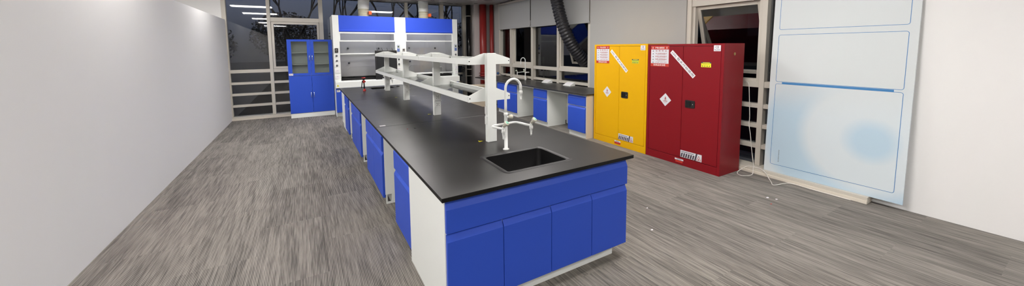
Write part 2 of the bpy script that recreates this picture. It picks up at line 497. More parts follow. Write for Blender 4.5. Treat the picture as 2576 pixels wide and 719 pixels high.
slab('worktop', 0, W, 0, YA - .0015, (.52, 1.025, .180, .545), 'black worktop section around the near square sink')
slab('worktop', 0, W, YA, YB - .0015, None, 'black middle worktop section between the two fine joints')
slab('worktop', 0, W, YB, L, (.56, 1.00, 5.80, 6.14), 'black worktop section at the end by the fume hoods')

def rrect(x0, x1, y0, y1, r, n=6):
    P = []
    for cx, cy, a in ((x1 - r, y0 + r, -PI / 2), (x1 - r, y1 - r, 0), (x0 + r, y1 - r, PI / 2), (x0 + r, y0 + r, PI)):
        for i in range(n + 1):
            an = a + PI / 2 * i / n; P.append((cx + r * math.cos(an), cy + r * math.sin(an)))
    return P
def sink(x0, x1, y0, y1, rim, depth, label, z=H):
    t = thing('lab_sink', label, 'sink', ((x0 + x1) / 2, (y0 + y1) / 2, z - depth), 'black sinks set in the worktops')
    loops = [(rrect(x0, x1, y0, y1, .035), z + .0012), (rrect(x0 + .004, x1 - .004, y0 + .004, y1 - .004, .033), z + .0045),
             (rrect(x0 + rim * .6, x1 - rim * .6, y0 + rim * .6, y1 - rim * .6, .03), z + .004),
             (rrect(x0 + rim, x1 - rim, y0 + rim, y1 - rim, .03), z - .004)]
    def strip(m, ls):
        k = len(ls[0][0]); n = len(m.v)
        for P, zz in ls: m.v += [(a, b, zz) for a, b in P]
        for i in range(len(ls) - 1):
            for j in range(k):
                j2 = (j + 1) % k
                m.face([n + i * k + j, n + i * k + j2, n + (i + 1) * k + j2, n + (i + 1) * k + j], True)
        return n, k
    m = MB('sink_rim'); strip(m, loops); m.build('rim', t)
    m = MB('sink_black'); q = rim + .003
    P1 = rrect(x0 + rim, x1 - rim, y0 + rim, y1 - rim, .03)
    P2 = rrect(x0 + q + .012, x1 - q - .012, y0 + q + .012, y1 - q - .012, .05)
    n, k = strip(m, [(P1, z - .004), (P2, z - depth + .03), (rrect(x0 + q + .04, x1 - q - .04, y0 + q + .04, y1 - q - .04, .04), z - depth)])
    m.face([n + 2 * k + j for j in range(k)]); m.build('basin', t)
    MB('chrome').lathe([(.0, 0), (.035, 0), (.04, .004), (.0, .005)], ((x0 + x1) / 2, (y0 + y1) / 2, z - depth + .002), 20).build('drain', t)
    return t
sink(.487, 1.055, .146, .578, .034, .27, 'large black sink at the near end of the island')
sink(.535, 1.025, 5.775, 6.165, .022, .27, 'black sink at the far end of the island, by the red capped spray')

# island cabinets (facing west, X = .03 is the front face)
def island_cab(y0, y1, doors, label, grp='blue fronted cabinets under the island'):
    t = thing('base_cabinet', label, 'cabinet', (.75, (y0 + y1) / 2, 0), grp)
    xf = .052; top = H - TH
    b = MB('white_steel')
    b.box(xf, 1.46, y0, y1, .10, top)
    b.build('body', t, .001)
    p = MB('white_steel'); p.box(.115, 1.40, y0 + .001, y1 - .001, 0, .10)
    # side feet with a notch for the toe space
    for ya, yb in ((y0, y0 + .018), (y1 - .018, y1)): p.box(.060, .072, ya, yb, 0, .10).box(.072, .115, ya, yb, 0, .018)
    p.build('plinth', t)
    n = doors; w = (y1 - y0) / n
    for i in range(n):
        a, c = y0 + i * w + .002, y0 + (i + 1) * w - .002
        d = MB('blue_paint'); grip_front(d, 'x', xf, -1, a, c, .565, .752); d.build('drawer', t, .0015)
        d = MB('blue_paint'); grip_front(d, 'x', xf, -1, a, c, .072, .553); d.build('door', t, .0015)
    MB('blue_paint').box(xf - .004, xf, y0 + .002, y1 - .002, .555, .563).box(xf - .006, xf, y0 + .002, y1 - .002, .755, top - .002).build('top_rail', t)
    return t
island_cab(.825, 1.375, 1, 'single blue cabinet of the island next to its white end panel')
island_cab(1.950, 3.020, 2, 'double blue cabinet of the island, second group from the near end')
island_cab(3.566, 4.640, 2, 'double blue cabinet of the island with pale reflections, third group from the near end')
island_cab(5.126, 5.785, 1, 'narrow blue island cabinet furthest towards the fume hoods')
t = thing('end_cabinet', 'white closed cabinet closing the far end of the island', 'cabinet', (.75, 6.08, 0))
MB('white_steel').box(.03, .045, 5.79, 6.345, .10, H - TH).box(.045, .54, 5.80, 6.34, 0, H - TH).box(1.02, 1.46, 5.80, 6.34, 0, H - TH).box(.54, 1.02, 5.80, 6.34, 0, .50).build('body', t, .002)
# rails bridging the knee spaces
for y0, y1, lab in ((1.377, 1.948, 'white rail above the nearest knee space of the island'), (3.022, 3.564, 'white rail above the middle knee space of the island'), (4.642, 5.124, 'white rail above the farthest knee space of the island')):
    t = thing('apron_rail', lab, 'rail', (.5, (y0 + y1) / 2, H - TH), 'white rails over the island knee spaces')
    MB('white_steel').box(.042, .060, y0, y1, H - TH - .028, H - TH).build('rail', t, .001)
    MB('white_steel').box(1.30, 1.315, y0, y1, .10, H - TH).build('back_panel', t, .001)

# sink cabinet on the near end (faces the camera side, Y = .02)
t = thing('sink_cabinet', 'wide blue four door cabinet under the near sink of the island', 'cabinet', (.75, .42, 0))
b = MB('white_steel'); yb = .042
b.box(.026, .044, yb, .822, .0, H - TH).box(1.456, 1.474, yb, .822, .10, H - TH).box(.044, 1.456, .80, .82, .10, H - TH)
b.box(.044, 1.456, yb, .80, .10, .118).box(.044, 1.456, yb, yb + .018, .55, .57).build('body', t, .001)
MB('white_steel').box(.046, 1.405, .10, .118, 0, .099).box(1.387, 1.405, .118, .80, 0, .099).build('plinth', t)
d = MB('blue_paint'); grip_front(d, 'y', yb, -1, .030, 1.470, .578, .757, ch=.040); d.build('apron_panel', t, .0015)
for i, (a, c) in enumerate(((.030, .393), (.393, .757), (.757, 1.115), (1.115, 1.470))):
    d = MB('blue_paint'); grip_front(d, 'y', yb, -1, a + .002, c - .002, .112, .568, ch=.040); d.build('door', t, .0015)
MB('blue_paint').box(.030, 1.470, yb - .006, yb, .760, H - TH - .001).build('top_rail', t)

# reagent rack on the island
t = thing('reagent_rack', 'white two tier reagent rack with glass shelves along the island', 'rack', (.77, 3.17, H))
PY = [.930, 2.400, 3.905, 5.410]; XC = .779
def wing(mb, y, zb, zt, zp, x0=.577, x1=.985):
    pts = [(x0, zb), (x1, zb), (x1, zt), (XC + .050, zp), (XC - .050, zp), (x0, zt)]
    mb.prism(pts, lambda a, b, d: (a, d, b), y, y + .012)
for i, y in enumerate(PY):
    m = MB('white_steel')
    yy0, yy1 = y - .022, y + .024
    m.box(XC - .042, XC + .042, yy0, yy1, H + .001, 1.572 if i == 0 else 1.555)
    m.use('white_steel').box(XC - .046, XC - .030, yy0 - .003, yy1, H + .001, 1.572 if i == 0 else 1.20)
    m.build('post', t, .002)
    for lv, (zb, zt, zp) in enumerate(((1.474, 1.523, 1.568), (1.155, 1.207, 1.272))):
        m = MB('white_steel'); yb_ = y + .024
        wing(m, yb_, zb, zt, zp if i or lv else 1.572)
        if lv == 0 and i: pass
        m.use('gap_dark')
        for dx, dz in (((-.0, .055),) if i else ()) + (((-.02, .03), (.02, .03)) if (i and lv) else ()):
            m.lathe([(0, -.002), (.0035, -.002), (.0035, .0)], (XC + dx, yb_, zb + dz), 8, 'y')
        for sx in (.590, .972): m.lathe([(0, -.003), (.005, -.003), (.005, .0)], (sx, yb_, zt - .02), 10, 'y')
        m.build('bracket', t, .001)
# side channels and glass per bay
for lv, (z0, z1) in enumerate(((1.476, 1.523), (1.157, 1.207))):
    for i in range(3):
        a, c = PY[i] + .036, PY[i + 1] + .023 if i < 2 else PY[3] + .030
        for x0, x1, s in ((.575, .587, 1), (.975, .987, -1)):
            m = MB('white_steel').box(x0, x1, a, c, z0, z1)
            xi = x1 if s > 0 else x0
            m.box(xi, xi + s * .018, a, c, z0, z0 + .003).box(xi, xi + s * .010, a, c, z1 - .003, z1)
            m.build('side_channel', t, .001)
        MB('rack_glass').box(.589, .973, a + .002, c - .002, z0 + .004, z0 + .010).build('glass_shelf', t)
# sockets low on the posts
for i, y in enumerate(PY):
    if i == 0:
        yf = y + .002
        for z in (.99, 1.08):
            m = MB('white_plastic').box(XC - .054, XC - .046, y - .016, y + .018, z - .035, z + .035)
            m.build('socket', t, .002)
        continue
    yf = y - .022
    for z in (.935, 1.025):
        m = MB('white_plastic').box(XC - .038, XC + .038, yf - .008, yf, z - .038, z + .038)
        m.use('white_steel').box(XC - .028, XC + .028, yf - .010, yf - .008, z - .028, z + .028)
        m.use('gap_dark')
        for dx, dz in ((-.012, .010), (.012, .010), (0, 0), (-.012, -.014), (.012, -.014)):
            m.box(XC + dx - .0025, XC + dx + .0025, yf - .0108, yf - .010, z + dz - .005, z + dz + .005)
        m.build('socket', t, .001)
    MB('white_plastic').box(XC - .044, XC + .050, yf - .018, yf, .977, .985).build('ledge', t, .001)

# gooseneck faucets
def arc(c, r, a0, a1, n, u, v):
    return [Vector(c) + Vector(u) * r * math.cos(a0 + (a1 - a0) * i / n) + Vector(v) * r * math.sin(a0 + (a1 - a0) * i / n) for i in range(n + 1)]
def spline(pts, n=8):
    pts = [Vector(p) for p in pts]; out = []
    P = [pts[0] * 2 - pts[1]] + pts + [pts[-1] * 2 - pts[-2]]
    for i in range(1, len(P) - 2):
        for k in range(n):
            s = k / n; a, b, c, d = P[i - 1], P[i], P[i + 1], P[i + 2]
            out.append(.5 * ((2 * b) + (c - a) * s + (2 * a - 5 * b + 4 * c - d) * s * s + (3 * b - a - 3 * c + d) * s ** 3))
    out.append(pts[-1]); return out
def nozzle(mb, x, y, z):
    mb.lathe([(0, 0), (.0115, 0), (.0115, .012), (.0145, .014), (.0145, .024), (.010, .027)][::-1] if 0 else [(.0, .03), (.010, .03), (.015, .024), (.015, .004), (.011, 0), (.009, -.02), (.0065, -.034), (.008, -.036), (.0055, -.052), (0, -.052)], (x, y, z), 14)
def faucet(x, y, label, ux=(1, 0, 0), top=.574, z=H, side=1):
    """ux: direction the spout points"""
    t = thing('lab_faucet', label, 'faucet', (x, y, z), 'white lab faucets')
    u = Vector(ux).normalized(); w = Vector((-u.y, u.x, 0)) * side
    m = MB('white_plastic').lathe([(0, 0), (.026, 0), (.026, .006), (.014, .012), (.0135, .275), (.0165, .28), (.0165, .297), (.011, .301)], (x, y, z), 20)
    m.build('column', t)
    r = .071; zc = top - r - .008
    pts = [Vector((x, y, z + .297)), Vector((x, y, z + min(.36, top - .12)))] + arc(Vector((x, y, z + zc)) + u * r, r, PI, .06, 14, u, (0, 0, 1))
    e = Vector((x, y, z + zc)) + u * (2 * r)
    pts.append(e + Vector((0, 0, -.035)))
    g = MB('white_plastic').tube(pts, .0105, 14); g.build('gooseneck', t)
    g = MB('white_plastic'); nozzle(g, e.x, e.y, e.z - .055); g.build('nozzle', t)
    k = MB('white_plastic').cyl((x, y, z + .262), tuple(Vector((x, y, z + .262)) + u * .03), .009, 12)
    k.use('knob_beige'); n0 = len(k.v)
    k.lathe([(0, 0), (.011, 0), (.016, .02), (.018, .036), (.013, .040), (0, .040)], (0, 0, 0), 10, 'x')
    k.xf(Matrix.Translation(Vector((x, y, z + .262)) + u * .022) @ Matrix.Rotation(math.atan2(u.y, u.x), 4, 'Z'), n0)
    k.build('tap_handle', t)
    # looped side pipe carrying two front valves
    o = Vector((x, y, z))
    def Q(a, b, c): return o + u * a + w * b + Vector((0, 0, c))
    pts = spline([Q(-.090, -.118, .200), Q(-.118, -.070, .205), Q(-.128, -.02, .205), Q(-.085, .018, .203), Q(0, .024, .203), Q(.090, .025, .206), Q(.135, -.005, .200), Q(.158, -.06, .195), Q(.165, -.112, .198)], 6)
    MB('white_plastic').tube(pts, .0095, 12).build('side_pipe', t)
    for a, b, c in ((-.090, -.122, .192), (.165, -.118, .192)):
        p = Q(a, b, c); v = MB('white_plastic'); nozzle(v, p.x, p.y, p.z - .022); v.cyl(tuple(p), tuple(p + Vector((0, 0, .03))), .010, 12)
        vo = v.build('outlet', t)
        h = MB('knob_beige'); n0 = len(h.v)
        h.lathe([(0, 0), (.010, 0), (.013, .022), (.019, .032), (.021, .046), (.018, .050), (0, .050)], (0, 0, 0), 16)
        h.use('knob_top').lathe([(0, .049), (.0145, .049), (.012, .0535), (0, .0540)], (0, 0, 0), 16)
        d = (-w * .62 + u * .35 + Vector((0, 0, .75))).normalized()
        q = d.to_track_quat('Z', 'Y').to_matrix().to_4x4()
        h.xf(Matrix.Translation(p + Vector((0, 0, .026))) @ q, n0)
        h.build('valve_handle', t)
    return t
faucet(.762, .640, 'white gooseneck faucet behind the near sink of the island')
faucet(4.20, 5.74, 'white gooseneck faucet on the window bench', (-.35, .94, 0), side=-1)
faucet(.790, 5.70, 'white gooseneck faucet half hidden behind the farthest rack post', (0, 1, 0), .42)

# emergency eyewash spray
t = thing('eyewash_spray', 'red and black eyewash spray standing on the far end of the island', 'spray', (.376, 5.58, H))
MB('red_plastic').lathe([(0, 0), (.030, 0), (.028, .012), (.018, .04), (.012, .055), (0, .055)], (.376, 5.58, H), 18).build('foot', t)
MB('black_plastic').cyl((.376, 5.58, H + .05), (.372, 5.58, H + .17), .014, 14, .011).build('grip', t)
MB('red_plastic').lathe([(0, 0), (.012, 0), (.026, .03), (.020, .05), (.010, .065), (0, .065)], (.370, 5.58, H + .155), 16).cyl((.37, 5.58, H + .185), (.405, 5.58, H + .185), .013, 12).build('valve_body', t)
MB('black_plastic').lathe([(0, 0), (.014, 0), (.030, .012), (.034, .035), (.030, .04), (0, .04)], (.368, 5.58, H + .215), 18).build('bowl', t)
MB('red_plastic').lathe([(0, 0), (.036, 0), (.038, .008), (.030, .014), (0, .016)], (.368, 5.58, H + .253), 18).build('dust_cap', t)
MB('black_plastic').tube([(.36, 5.575, H + .205), (.343, 5.57, H + .20), (.335, 5.57, H + .15), (.322, 5.57, H + .06)], [.008, .009, .009, .007], 10).build('lever', t)
tag(MB('black_plastic').lathe([(0, 0), (.022, 0), (.026, .01), (.020, .018), (.008, .022), (0, .03)], (1.127, 6.05, H), 14).box(1.085, 1.127, 6.043, 6.057, H, H + .012).build('sink_plug', None), 'small black rubber plug beside the far sink', 'plug')

# things lying on the worktop
def tri_sticker(x, y, label, rot):
    m = MB(); c, s = math.cos(rot), math.sin(rot)
    d = Decal(m, (x, y, H + .0002), (c, s, 0), (-s, c, 0), (0, 0, 1))
    d.poly('label_yellow', [(-.024, -.02), (.024, -.02), (0, .022)], 0, .0006)
    d.poly('text_dark', [(-.006, -.008), (.002, -.003), (.006, -.012), (.004, .004), (-.003, .002), (.0, .010)], .0007, .0002)
    tag(m.build('warning_sticker'), label, 'sticker', 'yellow warning triangles on the worktop')
tri_sticker(.690, .985, 'yellow warning triangle beside the nearest rack post', .3)
tri_sticker(.700, 2.49, 'yellow warning triangle beside the second rack post from the near sink', .2)
tri_sticker(.695, 4.30, 'yellow warning triangle short of the third rack post', .1)
tag(MB('paper_white').box(.045, .105, 2.075, 2.110, H + .0002, H + .003).build('paper_scrap', None, .0005), 'small white paper strip by the worktop joint near the edge', 'paper')
m = MB('red_plastic').lathe([(0, 0), (.005, 0), (.004, .004), (0, .005)], (.264, 1.80, H), 10)
tag(m.build('bottle_cap'), 'tiny red cap lying on the open worktop', 'cap')
m = MB('black_plastic').lathe([(0, 0), (.005, 0), (.004, .004), (0, .005)], (.335, 1.80, H), 10).box(.335, .35, 1.792, 1.798, H, H + .003)
tag(m.build('screw_bit'), 'tiny black bit lying beside the red cap on the worktop', 'screw')

# ------------------------------------------------------------------ bench along the windows
BX = 3.56; BF = 3.60
t = thing('bench_worktop', 'black worktop of the bench under the windows', 'worktop', (3.97, 5.0, H - TH))
m = MB('worktop_black')
ys0, ys1 = 2.812, 7.40
pts = [(BX, ys1), (4.395, ys1), (4.395, ys0), (BX + .06, ys0)] + [(BX + .06 - .06 * math.sin(a), ys0 + .06 - .06 * math.cos(a)) for a in (PI / 8, PI / 4, 3 * PI / 8)] + [(BX, ys0 + .06)]
m.prism(pts, lambda a, b, d: (a, b, d), H - TH, H); m.build('top', t, .003)
sink(3.98, 4.28, 5.55, 6.05, .02, .02, 'black sink in the window bench under its faucet', H) if 0 else None
t = thing('lab_sink', 'shallow black cup sink on the window bench beside its faucet', 'sink', (4.1, 6.0, H), 'black sinks set in the worktops')
m = MB('sink_rim')
m.prism(rrect(3.82, 4.14, 5.60, 6.30, .05), lambda a, b, d: (a, b, d), H, H + .006); m.build('rim', t, .002)
m = MB('sink_black'); m.prism(rrect(3.85, 4.11, 5.63, 6.27, .05), lambda a, b, d: (a, b, d), H + .006, H + .0068); m.build('basin', t)

def bench_cab(y0, y1, n, label):
    t = thing('bench_cabinet', label, 'cabinet', (3.9, (y0 + y1) / 2, 0), 'blue fronted cabinets under the window bench')
    xf = BF + .022; top = H - TH
    MB('white_steel').box(xf, 4.12, y0, y1, .09, top).build('body', t, .001)
    MB('white_steel').box(xf + .018, 4.10, y0 + .002, y1 - .002, 0, .09).build('plinth', t)
    w = (y1 - y0) / n
    for i in range(n):
        a, c = y0 + i * w + .003, y0 + (i + 1) * w - .003
        d = MB('blue_paint'); grip_front(d, 'x', xf, -1, a, c, .575, .752); d.build('drawer', t, .0015)
        d = MB('blue_paint'); grip_front(d, 'x', xf, -1, a, c, .098, .560); d.build('door', t, .0015)
    return t
c0 = bench_cab(2.855, 3.330, 1, 'blue bench cabinet next to the yellow safety cabinet')
MB('cream_panel').box(3.62, 4.34, 2.840, 2.853, 0, H - TH).build('end_panel', c0, .001)['label'] = 'cream end panel'
bench_cab(4.010, 4.490, 1, 'blue bench cabinet between the two open knee spaces')
bench_cab(5.190, 6.140, 2, 'blue double bench cabinet below the bench faucet')
for y0, y1, lab in ((3.334, 4.006, 'white rail over the bench knee space nearer the yellow cabinet'), (4.494, 5.186, 'white rail over the bench knee space nearer the corner'), (6.144, 7.39, 'white rail over the bench space in the corner')):
    t = thing('apron_rail', lab, 'rail', (3.7, (y0 + y1) / 2, H - TH), 'white rails over the bench knee spaces')
    MB('white_steel').box(3.615, 3.635, y0, y1, H - TH - .03, H - TH).build('rail', t, .001)
    MB('white_steel').box(4.12, 4.135, y0, y1, .02, H - TH).build('back_panel', t, .001)

# wedge-shaped socket boxes
def socket_box(y, label, x=4.24):
    t = thing('socket_box', label, 'socket', (x, y, H), 'white desk socket boxes on the window bench')
    hw = .115
    MB('white_plastic').prism([(-.07, 0), (.07, 0), (.07, .075), (.045, .075), (-.07, .018)], lambda a, b, d: (x + a, d, H + b), y - hw, y + hw).build('housing', t, .003)
    for k in (-1, 1):
        m = MB('paper_white'); cy = y + k * .055
        n0 = len(m.v); m.box(-.042, .042, -.045, .045, 0, .003)
        m.use('gap_dark')
        m.xf(Matrix.Translation((x - .012, cy, H + .0475)) @ Matrix.Rotation(-math.atan2(.057, .115), 4, 'Y'), n0)
        m.build('socket', t, .001)
socket_box(4.87, 'white wedge socket box on the bench nearer the faucet')
socket_box(4.07, 'white wedge socket box on the middle of the bench')
socket_box(2.95, 'white wedge socket box on the bench against the yellow cabinet')
# low white panel behind the bench faucet
tag(MB('cream_frame').box(4.36, 4.385, 5.95, 6.62, H + .0, .885).build('upstand_panel', None, .002), 'low white upstand panel behind the bench faucet', 'panel')

# ------------------------------------------------------------------ flammables cabinets
def safety_cabinet(y0, y1, h, paint, label, lime):
    """front face at X = 3.764 facing west; y0 is the end away from the bench"""
    x = 3.764; d = .452; s = y1
    t = thing('safety_cabinet', label, 'cabinet', (x + d / 2, (y0 + y1) / 2, 0), 'flammables safety cabinets')
    w = y1 - y0
    b = MB(paint); fr = .036
    # shell as carcass plus face frame
    b.box(x + .022, x + d, y0 + .001, y1 - .001, .0, h)
    b.box(x, x + .022, y0 + .001, y0 + fr, 0, h).box(x, x + .022, y1 - fr, y1 - .001, 0, h)
    b.box(x, x + .022, y0 + fr, y1 - fr, h - .030, h).box(x, x + .022, y0 + fr, y1 - fr, 0, .105)
    b.use('gap_dark').box(x + .0185, x + .0222, y0 + fr, y1 - fr, .105, h - .03)
    b.build('body', t, .0015)
    mid = (y0 + y1) / 2 - .012 + (w - 1.1) * .0
    dl = MB(paint).box(x + .001, x + .018, mid + .0025, y1 - fr - .004, .110, h - .034).build('door', t, .002)
    dr = MB(paint).box(x + .001, x + .018, y0 + fr + .004, mid - .0025, .110, h - .034).build('door', t, .002)
    U, V, N = (0, -1, 0), (0, 0, 1), (-1, 0, 0)
    top = h - .02
    # warning sheet on the upper corner of the first door
    m = MB(); D = Decal(m, (x + .0005, y1 - .048, h - .315), U, V, N)
    sw, sh_ = .300, .292
    D.rect('sign_red', 0, sw, 0, sh_, 0, .0012).rect('sign_white', 0.006, sw - .004, .043, .240, .0012, .0006)
    D.text('text_white', '严禁火源靠近', .075, .225, .252, .278, .0016, .0012)
    D.flame(.036, .266, .034, 'text_white', 'sign_red', .0016).flame(.264, .266, .034, 'text_white', 'sign_red', .0016)
    D.text('text_red', '易  燃  物  品', .082, .262, .212, .232, .0021, .0014)
    for k, (wd, a0) in enumerate((('FLAMMABLE', .086), ('INFLAMABLE', .082), ('INFLAMMABLE', .082))):
        v = .174 - k * .040
        D.text('text_red', wd, a0, .264, v, v + .018, .0021, .0010).rect('text_red', .11, .24, v - .008, v - .0055, .0019, .0002)
    D.text('text_red', 'سريعة الاشتعال', .082, .262, .052, .074, .0021, .001)
    for k in range(5):
        v = .214 - k * .040
        D.poly('text_dark', [(.032, v - .002), (.052, v - .002), (.042, v + .016)], .0019, .0002)
    D.text('text_white', '危险品安全柜', .050, .245, .008, .036, .0016, .0014)
    m.build('warning_sheet', t)['label'] = 'red and white warning sheet'
    # slanted paper strip over the door gap
    m = MB(); ps = Vector((x - .0008, y1 - .392, h - .108)); pe = Vector((x - .0008, y1 - .720, h - .425))
    U2 = (pe - ps).normalized(); V2 = Vector((-1, 0, 0)).cross(U2) * -1
    if V2.z < 0: V2 = -V2
    D = Decal(m, ps, U2, V2, N); ln = (pe - ps).length
    D.rect('paper_white', -.01, ln + .01, -.027, .027, 0, .0006)
    D.text('text_dark', '(30) 暂未开始使用', .008, ln - .008, -.019, .019, .0009, .0006)
    m.build('paper_strip', t)['label'] = 'slanted white paper strip'
    # CE / RoHS tag
    m = MB(); D = Decal(m, (x - .0003, y0 + .130, h - .095), U, V, N)
    D.rect('paper_white', 0, .085, 0, .072, 0, .001).text('text_dark', 'CE', .020, .062, .034, .064, .0016, .001).text('text_dark', 'RoHS', .010, .074, .008, .025, .0016, .0008)
    m.build('compliance_label', t)['label'] = 'small white square label'
    # yellow warning label
    m = MB(); D = Decal(m, (x + .0005, y0 + (.285 if not lime else .290), h - .298), U, V, N)
    D.rect('label_lime' if lime else 'label_yellow', 0, .128, 0, .050, 0, .001).rect('text_dark', 0, .128, .050, .066, 0, .001)
    D
    for k in range(9):
        D.rect('label_yellow', .022 + k * .010, .029 + k * .010, .054, .062, .0011, .0002).rect('text_dark', .016 + k * .0108, .023 + k * .0108, .037, .043, .0011, .0002)
    for k in range(4):
        u = .020 + k * .029; D.poly('text_dark', [(u - .009, .008), (u + .009, .008), (u, .026)], .0012, .0002)
    m.build('warning_label', t)['label'] = 'small yellow warning label with black header'
    # diamond
    m = MB(); D = Decal(m, (x + .0003, y1 - .310, .870), U, V, N); r = .092
    D.poly('sign_white', [(0, -r), (r, 0), (0, r), (-r, 0)], 0, .001)
    D.flame(0, .020, .062, 'text_red', 'sign_white', .0013).text('text_red', '易燃液体', -.034, .034, -.026, -.010, .0013, .001).rect('text_red', -.026, .026, -.036, -.033, .0012, .0002)
    m.build('hazard_diamond', t)['label'] = 'white diamond with a red flame'
    # recessed paddle handle
    cy = mid - .120; cz = .855
    m = MB('black_plastic')
    m.prism([(a, b) for a, b in rrect(cy - .068, cy + .068, cz - .050, cz + .050, .014)], lambda a, b, d_: (d_, a, b), x + .001, x - .006)
    m.use('black_glossy').prism(rrect(cy - .012, cy + .056, cz - .034, cz + .036, .008), lambda a, b, d_: (d_, a, b), x - .006, x - .011)
    m.use('chrome').lathe([(0, 0), (.007, 0), (.007, .004), (0, .004)], (x - .010, cy - .042, cz), 12, 'x').box(x - .012, x - .006, cy - .044, cy - .040, cz - .005, cz + .005)
    m.build('handle', dr, .001)['label'] = 'black paddle handle'
    # hazard stripe label
    m = MB(); D = Decal(m, (x + .0003, mid - .006, .118), U, V, N)
    D.rect('sign_white', 0, .300, 0, .094, 0, .001)
    for k in range(6):
        u = .004 + k * .033; D.poly('text_dark', [(u, .004), (u + .022, .004), (u + .034, .060), (u + .012, .060)], .0012, .0002)
    D.poly('text_dark', [(.200, .0), (.222, .0), (.244, .094), (.222, .094)], .0012, .0002)
    for k in range(16): D.rect('text_dark', .012 + k * .0113, .021 + k * .0113, .071, .081, .0012, .0002)
    D.poly('text_red', [(.228, .010), (.294, .010), (.261, .076)], .0012, .0002).poly('sign_white', [(.237, .0155), (.285, .0155), (.261, .064)], .0015, .0002)
    D.flame(.261, .030, .032, 'text_red', None, .0018)
    m.build('hazard_stripe_label', t)['label'] = 'white label with black stripes'
    m = MB(); D = Decal(m, (x - .0003, mid + .075, .026), U, V, N)
    D.rect('sign_white', 0, .128, .036, .058, 0, .001)
    for k in range(7): D.rect('text_dark', .030 + k * .010, .037 + k * .010, .042, .051, .0012, .0002)
    if lime: D.rect('sign_red', 0, .128, 0, .036, 0, .001)
    else: D.rect('sign_red', 0.01, .118, .004, .030, 0, .0006)
    m.build('caution_tag', t)
    return t
sc1 = safety_cabinet(1.698, 2.808, 1.660, 'yellow_paint', 'yellow two door flammables cabinet between the bench and the red cabinet', True)
sc2 = safety_cabinet(.593, 1.693, 1.650, 'red_paint', 'red two door flammables cabinet beside the yellow one', False)
m = MB('brass').lathe([(0, 0), (.020, 0), (.020, -.004), (.013, -.006), (.010, -.002), (0, -.002)], (3.99, .5935, 1.52), 18, 'y'); m.build('vent_plug', sc2)['label'] = 'brass vent plug'

# ------------------------------------------------------------------ tall blue cabinet
YC = 7.93; CX0, CX1 = -.944, -.009
t = thing('storage_cabinet', 'tall blue storage cabinet with glazed upper doors beside the windows', 'cabinet', ((CX0 + CX1) / 2, 8.11, 0))
h = 1.855; yb = 8.29
b = MB('blue_paint'); th = .02
b.box(CX0, CX0 + th, YC + .02, yb, .105, h).box(CX1 - th, CX1, YC + .02, yb, .105, h).box(CX0 + th, CX1 - th, YC + .02, yb, h - th, h)
b.use('white_steel').box(CX0 + th, CX1 - th, yb - .012, yb, .105, h - th).box(CX0 + th, CX0 + th + .003, YC + .021, yb - .012, 1.0, h - th).box(CX1 - th - .003, CX1 - th, YC + .021, yb - .012, 1.0, h - th).box(CX0 + th + .003, CX1 - th - .003, YC + .021, yb - .012, h - th - .003, h - th).box(CX0 + th, CX1 - th, YC + .021, yb - .012, .105, .12).box(CX0 + th, CX1 - th, YC + .021, yb - .012, .98, 1.0)
b.build('body', t, .002)
MB('white_steel').box(CX0 + .004, CX1 - .004, YC + .01, yb, 0, .105).build('plinth', t, .002)
for z in (1.258, 1.535): MB('white_steel').box(CX0 + th, CX1 - th, YC + .05, yb - .012, z, z + .018).build('shelf', t, .001)
cxm = -.474
for k, (a, c) in enumerate(((CX0 + .001, cxm - .002), (cxm + .002, CX1 - .001))):
    w0, w1 = (a + .082, a + .400) if k == 0 else (c - .392, c - .080)
    z0, z1 = 1.002, h - .002; g0, g1 = 1.058, 1.806
    m = MB('blue_paint')
    m.box(a, w0, YC, YC + .019, z0, z1).box(w1, c, YC, YC + .019, z0, z1).box(w0, w1, YC, YC + .019, z0, g0).box(w0, w1, YC, YC + .019, g1, z1)
    d = m.build('glazed_door', t, .001)
    MB('cabinet_glass').box(w0, w1, YC + .008, YC + .012, g0, g1).build('glass', d)
    hx = cxm + (-.030 if k == 0 else .032)
    MB('chrome').tube([(hx, YC, 1.355), (hx, YC - .026, 1.365), (hx, YC - .03, 1.42), (hx, YC - .026, 1.478), (hx, YC, 1.488)], .0065, 10).build('handle', d)
    d = MB('blue_paint').box(a, c, YC, YC + .019, .112, .996).build('lower_door', t, .001)
    MB('chrome').tube([(hx, YC, .470), (hx, YC - .026, .480), (hx, YC - .03, .535), (hx, YC - .026, .593), (hx, YC, .603)], .0065, 10).build('handle', d)
m = MB(); D = Decal(m, (CX0 + .01, YC - .0002, 1.012), (1, 0, 0), (0, 0, 1), (0, -1, 0))
D.rect('paper_white', 0, .085, 0, .045, 0, .001).rect('text_dark', .008, .05, .030, .034, .001, .0003).rect('text_dark', .008, .06, .018, .022, .001, .0003).rect('text_dark', .062, .078, .024, .038, .001, .0003)
m.build('label_card', t)

